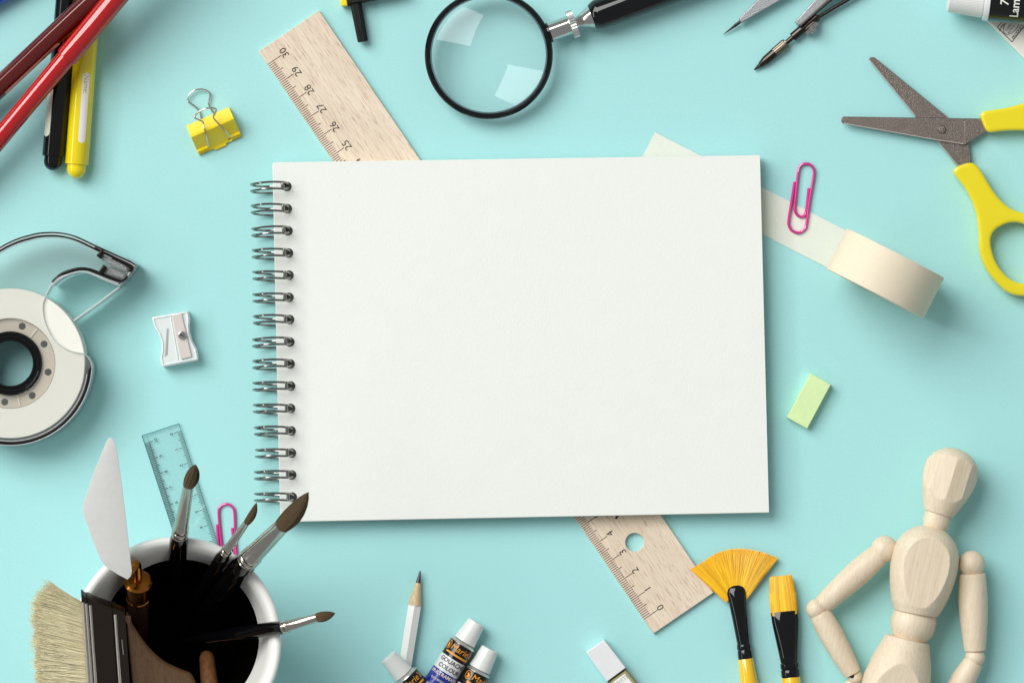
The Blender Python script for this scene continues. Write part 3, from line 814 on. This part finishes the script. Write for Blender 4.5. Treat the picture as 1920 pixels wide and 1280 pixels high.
slab(m, -.5, .0, 10.5, 0.05, 1.0); m.obj('bristle_core', pbr('bristle_core', (246, 236, 196), rough=.7, var=.3, vscale=420, stretch=(1, 6, 1)), wb)
m = M()
for i in range(2700):
    s_ = random.random() ** .9; h = random.uniform(-12, 12) if random.random() < .15 else random.uniform(11.5, 17)
    ln = random.gauss(1.0, .04) * (1 - .02 * math.sin(s_ * 40))
    root = fp(.03, s_, h)
    dv = Vector((-64 - 30 * min(1, s_ * 6.5), -33 + 22 * min(1, s_ * 1.6)))
    jit = Vector((random.gauss(0, 3), random.gauss(0, 6)))
    base2 = F0.lerp(F1, .03) + dn * (s_ * WID)
    pts = [root]
    for q in (.35, .7, 1.0):
        p = base2 + (dv + jit * q) * (q * ln) + Vector((0, -3 * q * q))
        pts.append(W(p.x, p.y, 452 * ZF + h * (1 - .35 * q) + 38 * q * ln + random.gauss(0, 2)))
    strand(m, pts, .95, .4)
m.obj('bristles', BRIS, wb, kind='stuff')

# ---------------------------------------------------------------- pencil
pc = thing('pencil', 'short white hexagonal pencil with a sharpened point beside the paint tubes', 'pencil', 770, 1180)
a0, a1 = W(788, 1069, 9), W(757, 1262, 13)
lathe(a0, a1, [(0, .5), (3, 1.6), (24, 5)], seg=24).obj('lead', pbr('graphite', (66, 64, 66), rough=.3, metal=.4), pc)
lathe(a0, a1, [(23.5, 5), (62, 12.4), (66, 12.6)], seg=24).obj('sharpened_wood', wood('pencil_wood', (226, 204, 164), (176, 138, 92), 1.75, fleck=.4, grain=.3, along=80, across=1500), pc)
lathe(a0, a1, [(63, 12.2), (69, 13.8), (300, 14)], seg=6, roll=PI / 6).obj('shaft', pbr('white_lacquer', (236, 236, 232), rough=.3, coat=.6), pc, angle=15)

# ---------------------------------------------------------------- gouache tubes
TUBEB = pbr('tube_black', (8, 7, 8), rough=.3, ior=1.25, coat=1, coat_ior=1.45); TUBEW = pbr('tube_white', (228, 230, 230), rough=.25, coat=.6)
TUBEU = pbr('tube_blue', (14, 36, 150), rough=.22, coat=.8, coat_ior=1.6); TUBEM = pbr('tube_metal', (215, 214, 210), rough=.3, metal=.8)
LETW = pbr('pale_print', (240, 225, 200), rough=.5)
def gouache(label, capc, capb, z0, z1, extra, rcap=(17, 21.5), R=26, turn=0):
    t = thing('paint_tube', label, 'paint tube', capb[0], capb[1], 'gouache tubes lying at the lower edge')
    p0 = W(*capc, z0); d = Vector((capb[0] - capc[0], capb[1] - capc[1])).normalized()
    p1 = W(capc[0] + d.x * 260, capc[1] + d.y * 260, z1)
    lc = math.hypot(capb[0] - capc[0], capb[1] - capc[1])
    lathe(p0, p1, [(0, .1), (0, rcap[0] - 1.5), (1.2, rcap[0]), (lc - .6, rcap[1]), (lc, rcap[1] - 1), (lc, 12)], seg=112, knurl=(2, lc - 1, .012), cap=False).obj('cap', WHITEPL, t, angle=12)
    lathe(p0, p1, [(lc, 14), (lc + 1, 20), (lc + 3.6, R - 2), (lc + 5, R - .4), (lc + 6.5, R)], seg=64).obj('shoulder', TUBEM, t)
    b0 = lc + 6.5
    def mi(d_): return 0 if d_ < b0 + 30.9 else (1 if d_ < b0 + 59.9 else 2)
    tb = lathe(p0, p1, [(b0, R), (b0 + 31, R), (b0 + 60, R), (b0 + 130, R + 2, R - 4), (b0 + 190, R + 8, 8)], seg=64, mi=mi, cap=False); tb = tb.obj('body', [TUBEB, TUBEW, extra], t)
    f_ = on_round(p0, p1, R, .25); m = M(); f = lambda ar, al: f_(ar + turn, al)
    patch(m, f, b0 + 21, b0 + 24.5, -27, 24, 2, 24)
    round_text(m, "Marie's", f, b0 + 11, -6, 17, 'across', shear=.2)
    # round emblem: ring with a small horse-head-like wedge
    for k in range(20):
        a_, b_ = 2 * PI * k / 20, 2 * PI * (k + 1) / 20
        m.add([f(27 + r_ * math.cos(x_), b0 + 10.5 + r_ * 1.15 * math.sin(x_)) for r_, x_ in ((6.3, a_), (7.4, a_), (7.4, b_), (6.3, b_))], [(0, 1, 2, 3)])
    m.add([f(27 + x_, b0 + 10.5 + y_) for x_, y_ in ((-3, 5), (-3.5, 1), (0, -4.5), (3.5, -2), (1, .5), (3, 5))], [(0, 1, 2, 3, 4, 5)])
    m.obj('gold_print', GOLDINK, tb, smooth=False)
    m = M()
    round_text(m, 'GOUACHE', f, b0 + 38.5, -2, 11.5, 'across', bold=.25, shear=.1); round_text(m, 'COLOUR', f, b0 + 51.5, -2, 11.5, 'across', bold=.25, shear=.1)
    m.obj('black_print', INK, tb, smooth=False)
    m = M(); round_text(m, '39ULTRAMARINE', f, b0 + 66.5, -5, 9.5, 'across', bold=.15); round_text(m, 'outremer', f, b0 + 78, 6, 8, 'across')
    m.obj('pale_print', LETW, tb, smooth=False)
gouache('gouache tube with ultramarine blue band, in the middle of the three', (894, 1165.5), (871, 1202), 26, 26, TUBEU)
gouache('gouache tube with round gold emblem on its black band, next to the blue banded tube', (919, 1215.5), (899, 1253.5), 25, 25, TUBEB, R=25, turn=-12)
gouache('gouache tube lying across the white pencil and tilted the other way', (727.5, 1229.5), (757, 1263), 50, 26, TUBEB, rcap=(17, 20))

# ---------------------------------------------------------------- tube in the far corner with its neighbour
pt = thing('paint_tube', 'large white capped paint tube with black label lettered Lamp', 'paint tube', 1850, -4)
p0, p1 = W(1777, -9, 48), W(1960, 6, 52)
lathe(p0, p1, [(0, .1), (0, 28), (2.5, 32), (64, 37), (66, 36), (66, 20)], seg=140, knurl=(3, 65, .008), cap=False).obj('cap', WHITEPL, pt, angle=12)
lathe(p0, p1, [(66, 34), (67, 41), (70, 42.5), (77, 43)], seg=64).obj('shoulder', TUBEW, pt)
lathe(p0, p1, [(77, 43), (220, 44)], seg=64).obj('body', TUBEB, pt)
f = on_round(p0, p1, 43.4, .5); m = M()
round_text(m, '79', f, 104, 4, 22, 'across', shear=.1, bold=.3)
vs, fs = text_geo('Lamp Black', 22, bold=.35, grid=1.5, align='LEFT')
pts = [f(38 - u, 124 - v) for u, v in vs]
m.add(pts, fs); m.obj('lettering', pbr('white_print', (238, 238, 232), rough=.4), pt, smooth=False)
pl = thing('paint_tube', 'white paint tube printed with a seal, lying under the black labelled tube', 'paint tube', 1890, 60)
plate([[(1838, 24), (1846, 37), (1860, 49), (1921, 111.5), (1990, 180), (2040, 120), (1960, -20), (1880, -30)]], 0, 9, 3.5, 4).obj('body', pbr('white_tube', (238, 236, 226), rough=.4, coat=.2), pl, angle=50)
m = M(); zz = 9.3
for a_, b_ in (((1870, 51.5), (1897.5, 79)), ((1897.5, 79), (1921, 49)), ((1870, 51.5), (1884, 36))): quad(m, a_, b_, 1.3, zz)
el = []
for k in range(36):
    a_ = 2 * PI * k / 36; ex, ey = 21 * math.cos(a_), 11.5 * math.sin(a_); c, s_ = .61, -.79
    el.append((1897 + ex * c - ey * s_, 47 + ex * s_ + ey * c))
for k in range(36): quad(m, el[k - 1], el[k], 1.0, zz)
rd = (.61, -.79)
flat_text(m, 'PRODUCT', 1908.5, 60, zz, 7, rd, bold=.08); flat_text(m, 'APPROVED', 1884, 44.5, zz, 7, rd)
flat_text(m, 'Conforms', 1893.5, 48, zz, 6.5, rd); flat_text(m, 'ASTM D-4236', 1900, 50.5, zz, 5.5, rd)
m.obj('seal_print', INK, pl, smooth=False)

# ---------------------------------------------------------------- drawing compass
dc = thing('drawing_compass', 'silver drawing compass with needle leg and dark lead holder leg', 'compass', 1480, 40)
SATIN = pbr('satin_silver', (172, 174, 176), rough=.42, metal=.85, bump=.5, bscale=2600, var=.08, vscale=2500)
GUN = pbr('gunmetal', (70, 64, 60), rough=.2, metal=1)
plate([[(1385.5, 35), (1390, 43.5), (1466, 0), (1560, -55), (1815, -170), (1800, -180), (1530, -70), (1420, 0)]], 8, 22, 2).obj('leg', SATIN, dc)
plate([[(1491, 41), (1497, 48.5), (1503, 46), (1551, 3), (1640, -60), (1822, -160), (1806, -180), (1600, -65), (1528, 0)]], 12, 30, 2).obj('leg', SATIN, dc)
lathe(W(1356, 65.5, 4), W(1392, 38, 13), [(0, .4), (12, 1.5), (26, 2.4), (28, 3), (44, 3)], seg=16).obj('needle', GUN, dc)
c0_, c1_ = W(1414, 132, 6), W(1540, 24.5, 16)
lathe(c0_, c1_, [(0, .6), (2, 1.8), (15, 4.6), (17, 4.6)], seg=20).obj('lead', pbr('graphite_lead', (28, 27, 28), rough=.4), dc)
lathe(c0_, c1_, [(15, 5), (20, 6.5), (28, 8.4), (48, 9), (50, 9.2)], seg=32).obj('nose', GUN, dc)
lathe(c0_, c1_, [(50, 8), (50.5, 9.4), (76, 9.4), (77, 8.6), (79, 8.6), (79.5, 5)], seg=40, knurl=(51, 76, .035)).obj('collar', pbr('aged_nickel', (122, 112, 100), rough=.25, metal=1), dc, angle=15)
lathe(c0_, c1_, [(78, 4.6), (96, 4.6)], seg=20).obj('shank', GUN, dc)
lathe(c0_, c1_, [(94, 7), (95, 8.4), (154, 8.8), (156, 7)], seg=28).obj('lead_holder', GUN, dc)
tube([W(1532, 34, 15), W(1562, 16, 15), W(1600, -6, 15), W(1700, -70, 15)], 3.6, 12).obj('rod', GUN, dc)
tube([W(1500, 50, 26), W(1555, 2, 26), W(1640, -55, 26)], 2.8, 12).obj('rod', GUN, dc)
n0 = W(1519, 50, 15); n1 = W(1533, 64, 15)
lathe(n0, n1, [(-8, 5), (0, 5), (1, 14), (9, 14), (10, 8), (13, 8), (13.5, 4)], seg=40, knurl=(1, 9, .06)).obj('thumbscrew', CHROME, dc, angle=12)

# ---------------------------------------------------------------- bottle with white cap
bt = thing('bottle', 'small flat bottle with white block cap and pale label at the lower edge', 'bottle', 1136, 1238)
plate([[(1133, 1199), (1173.5, 1251), (1137.5, 1277.5), (1099.5, 1222)]], 0, 30, 1.6, 2).obj('cap', pbr('white_cap', (232, 233, 234), rough=.35, var=.04, vscale=90, coat=.4), bt)
bd = Vector((.605, .796)); bw = Vector((36, -26)).normalized(); bo = Vector((1138, 1277.5))
def bp_(al, ac): p = bo + bd * al + bw * ac; return (p.x, p.y)
plate([[bp_(1, 0.5), bp_(1, 44), bp_(110, 46), bp_(110, -1)]], 1, 24, 4, 3).obj('glass', pbr('olive_glass', (112, 108, 70), rough=.12, coat=1, coat_ior=1.6), bt)
plate([[bp_(3.2, 5), bp_(3.2, 41), bp_(105, 43), bp_(105, 3)]], 23.5, 25.4, .5).obj('rim', pbr('pale_olive', (168, 158, 108), rough=.2, coat=1), bt)
plate([[bp_(7, 7.5), bp_(7, 36), bp_(100, 38), bp_(100, 6)]], 25.2, 26.2, .3).obj('paper_label', PAPER, bt)
m = M(); flat_text(m, 'WHITE', *bp_(14, 22), 26.5, 11, (bw.x, bw.y)); m.obj('lettering', pbr('grey_print', (176, 180, 178), rough=.6), bt, smooth=False)

# ---------------------------------------------------------------- eraser
m = plate([[(1520, 700), (1558, 720.5), (1513.5, 803.5), (1476, 782)]], 0, 20, 1.2, 2)
er = m.obj('eraser', pbr('lime_rubber', (216, 240, 178), rough=.6, var=.05, vscale=160, bump=.3), loc=W(1517, 752))
er['label'] = 'pale lime green block eraser lying alone'; er['category'] = 'eraser'

# ---------------------------------------------------------------- fan brush and flat brush
GOLD = pbr('golden_synthetic', (254, 197, 18), rough=.4, island=.3)
GOLDC = pbr('golden_core', (240, 172, 8), rough=.5)
YLAC = pbr('yellow_lacquer', (244, 196, 6), rough=.22, coat=1, coat_ior=1.7)
fb = thing('paintbrush', 'fan brush with spread golden bristles beside the wooden ruler end', 'paintbrush', 1392, 1190)
arcp = [(1294, 1067), (1314, 1055), (1339, 1039), (1364, 1030), (1390, 1028), (1415, 1031.5), (1436, 1037), (1459, 1046)]
arcs = cat_rom([(a, b, 0) for a, b in arcp], 10)
def arc_at(t): x = t * (len(arcs) - 1); i = min(int(x), len(arcs) - 2); return arcs[i].lerp(arcs[i + 1], x - i)
def root_at(t): return Vector((1361 + 38 * t, 1121 - 5 * t - 12 * math.sin(t * PI)))
m = M(); vs, fs = [], []
for zz in (9, 14):
    for k in range(41):
        t = k / 40; a_, b_ = root_at(t), arc_at(t); p = Vector((a_.x, a_.y)).lerp(Vector((b_.x, b_.y)), .955)
        vs += [W(a_.x, a_.y + 8, zz + 2), W(p.x, p.y, zz)]
n = 82
for k in range(40):
    fs += [(2 * k, 2 * k + 1, 2 * k + 3, 2 * k + 2), (n + 2 * k, n + 2 * k + 2, n + 2 * k + 3, n + 2 * k + 1), (2 * k + 1, n + 2 * k + 1, n + 2 * k + 3, 2 * k + 3)]
m.add(vs, fs); m.obj('bristle_core', GOLDC, fb)
m = M()
for i in range(1500):
    t = random.random(); a_, b_ = root_at(t), arc_at(min(1, max(0, t + random.gauss(0, .008))))
    b2 = Vector((a_.x, a_.y)).lerp(Vector((b_.x, b_.y)), random.uniform(.965, 1.012) - (.03 if random.random() < .1 else 0))
    z_ = random.uniform(10, 17)
    mid = Vector((a_.x, a_.y)).lerp(b2, .5) + Vector((random.gauss(0, .6), random.gauss(0, .4)))
    strand(m, [W(a_.x, a_.y + 6, 15), W(mid.x, mid.y, z_ + 1.5), W(b2.x, b2.y, z_ - 3)], .8, .35)
m.obj('bristles', GOLD, fb, kind='stuff')
f0, f1 = W(1379, 1098, 15), W(1404.5, 1280, 15)
lathe(f0, f1, [(-1, 6, 3), (1, 11, 5), (4, 15, 6.5), (10, 17.4, 8), (16, 17.6, 9), (24, 17, 10), (60, 14.6, 13), (105, 12.2, 12.2), (109, 12), (110.5, 13.2), (118, 13.4), (120, 12.2), (123, 13.4), (134, 14), (137, 13.8)], seg=48).obj('ferrule', BLACK, fb, angle=40)
lathe(f0, f1, [(136, 13.4), (137.5, 14), (190, 17), (300, 14)], seg=40).obj('handle', YLAC, fb)

fl = thing('paintbrush', 'flat brush with square golden bristles and black ferrule beside the mannequin', 'paintbrush', 1476, 1200)
g0, g1 = W(1464, 1080, 18), W(1484, 1280, 18)
fd = Vector((20, 200)).normalized(); fw = Vector((fd.y, -fd.x))
m = M(); n0 = len(m.v)
lathe(g0, g1, [(3, 20, 5), (20, 23.5, 7), (60, 25, 9), (72, 24.5, 10)], seg=40, power=3.2, m=m); m.obj('bristle_core', GOLDC, fl)
m = M()
for i in range(1100):
    s_ = random.uniform(-1, 1); h = random.choice([1, 1, 1, -1]) * random.random() ** .35
    def pp(d, hw, ht): 
        p = Vector((1464, 1080)) + fd * d + fw * (s_ * hw); return W(p.x, p.y, 18 + ht * h * math.sqrt(max(.05, 1 - abs(s_) ** 3)))
    strand(m, [pp(70, 24.6, 10), pp(36, 24.8, 9.2), pp(random.gauss(1.0, 1.2), 20.6, 5)], .85, .4)
m.obj('bristles', GOLD, fl, kind='stuff')
lathe(g0, g1, [(65, 25, 10.4), (66, 25.6, 11), (84, 25.2, 12), (100, 23.6, 14), (130, 20, 16.5), (160, 16.6, 16.6), (162, 16), (163.5, 17.6), (172, 17.8), (174, 16.4), (176, 17.8), (187, 17.6), (189, 17)], seg=64, power=2.3).obj('ferrule', BLACK, fl, angle=40)
lathe(g0, g1, [(188, 17), (190, 17.6), (300, 19)], seg=40).obj('handle', YLAC, fl)

# ---------------------------------------------------------------- mannequin
mq = thing('mannequin', 'jointed pale wooden artist mannequin lying on its back', 'mannequin', 1720, 1100)
WM = wood('pale_maple', (234, 219, 195), (190, 162, 128), PI / 2 - .2, fleck=.17, grain=.24, along=110, across=2200, rough=.5, bump=.12)
def dense(prof, step=1.5):
    out = []
    for p, q in zip(prof, prof[1:]):
        n = max(1, int((q[0] - p[0]) / step))
        out += [tuple(u + (v - u) * k / n for u, v in zip(p, q)) for k in range(n)]
    return out + [prof[-1]]
def body(name, a, b, prof, seg=72, zc=None, za=60, zb=None):
    if zc is not None: prof, seg = dense(prof), 200
    return lathe(W(*a, za), W(*b, zb if zb is not None else za), prof, seg=seg, zclamp=zc).obj(name, WM, mq, angle=24)
def ball(name, c, r, z, flat=1.0):
    pr = [(r - r * math.cos(PI * k / 24), max(.05, r * math.sin(PI * k / 24))) for k in range(25)]
    a = W(c[0] - r, c[1], z); b = W(c[0] + r, c[1], z)
    return lathe(a, b, pr, seg=40).obj(name, WM, mq)
LH = 126
hp_ = [(0, 25), (.5, 28.5), (4, 30)]
for t in (.1, .2, .3, .4, .5, .6, .7, .78, .85, .91, .95, .98, .995, 1.0):
    r = 30 + 21 * math.sin(min(1, t / .64) * PI / 2) ** 1.2 if t <= .64 else 51 * math.sqrt(max(0.0001, 1 - ((t - .64) / .36) ** 2))
    hp_.append((t * LH, r))
# head with carved planes: two broad cheeks that meet in a ridge
hm = lathe(W(1759, 962, 56), W(1797, 841, 56), dense(hp_), seg=180)
a_, s_, u_ = frame(W(1797, 841, 56) - W(1759, 962, 56)); org = W(1759, 962, 56)
for v in hm.v:
    dlt = v - org; x, z = dlt.dot(s_) / S, dlt.dot(u_) / S
    for nx, nz, lim in ((-.26, .966, 39), (.30, .954, 39), (.80, .60, 43.5), (-.80, .60, 43.5)):
        q = x * nx + z * nz
        if q > lim: x -= nx * (q - lim); z -= nz * (q - lim)
    v += s_ * ((x - dlt.dot(s_) / S) * S) + u_ * ((z - dlt.dot(u_) / S) * S)
hm.obj('head', WM, mq, angle=14)
body('neck', (1761, 958), (1751, 996), [(0, 24), (3, 25.5), (20, 25.5), (34, 22), (40, 18)], za=54)
LC = 164
cp_ = [(0, 38), (.5, 41), (3, 42.5)]
for t in (.1, .2, .3, .4, .5, .6, .7, .78, .85, .91, .95, .98, 1.0):
    r = 42.5 + 20.5 * math.sin(min(1, t / .58) * PI / 2) ** .9 if t <= .58 else 63 * math.sqrt(max(.02, 1 - ((t - .58) / .43) ** 2.3))
    cp_.append((t * LC, r))
body('chest', (1717, 1149), (1745.5, 988), cp_, seg=128, zc=47, za=62)
body('waist', (1720, 1142), (1702, 1200), [(0, 30), (2, 36), (14, 41.5), (28, 42.5), (42, 40), (54, 33), (60, 28)], za=58)
body('pelvis', (1701.5, 1197), (1674, 1310), [(0, 38), (.6, 41.5), (4, 43), (40, 55), (80, 63), (116, 64), (130, 55)], seg=128, zc=lambda d: 60 - max(0, d - 20) * .17, za=60)
ball('shoulder_ball', (1658, 1028.5), 25, 50); ball('shoulder_ball', (1821.5, 1057), 25.3, 50)
body('upper_arm', (1648, 1038), (1541, 1134), [(0, 16), (.6, 19.5), (5, 21.5), (45, 24.6), (85, 23), (135, 19.4), (141, 18), (143, 15)], za=48, zb=36)
ball('elbow_ball', (1531, 1141), 19.6, 36)
body('forearm', (1537, 1149), (1601, 1266), [(0, 16), (.6, 19.4), (6, 21), (40, 23.2), (80, 21.5), (122, 17.6), (128, 16.6), (129, 13)], za=36, zb=32)
ball('wrist_ball', (1603, 1268), 14.5, 30)
lathe(W(1597, 1266, 42), W(1597, 1266, 50), [(0, 4.6), (3.2, 4.2), (3.4, 3.2), (2.2, 2.8), (2.2, .1)], seg=20).obj('screw', GUN, mq)
body('hand', (1601, 1276), (1588, 1330), [(0, 10), (4, 15, 9), (20, 18, 9), (45, 14, 7), (56, 5, 4)], za=28)
body('upper_arm', (1822.5, 1074), (1828, 1219.5), [(0, 21), (.6, 24.6), (4, 25.6), (50, 27.6), (90, 26), (138, 20.8), (144, 20), (145, 16)], za=50, zb=44)
ball('elbow_ball', (1828, 1231.5), 18.6, 44)
body('forearm', (1826, 1239), (1768, 1340), [(0, 14), (.6, 17.5), (6, 19.5), (40, 23.5), (80, 22), (118, 17)], za=44, zb=36)
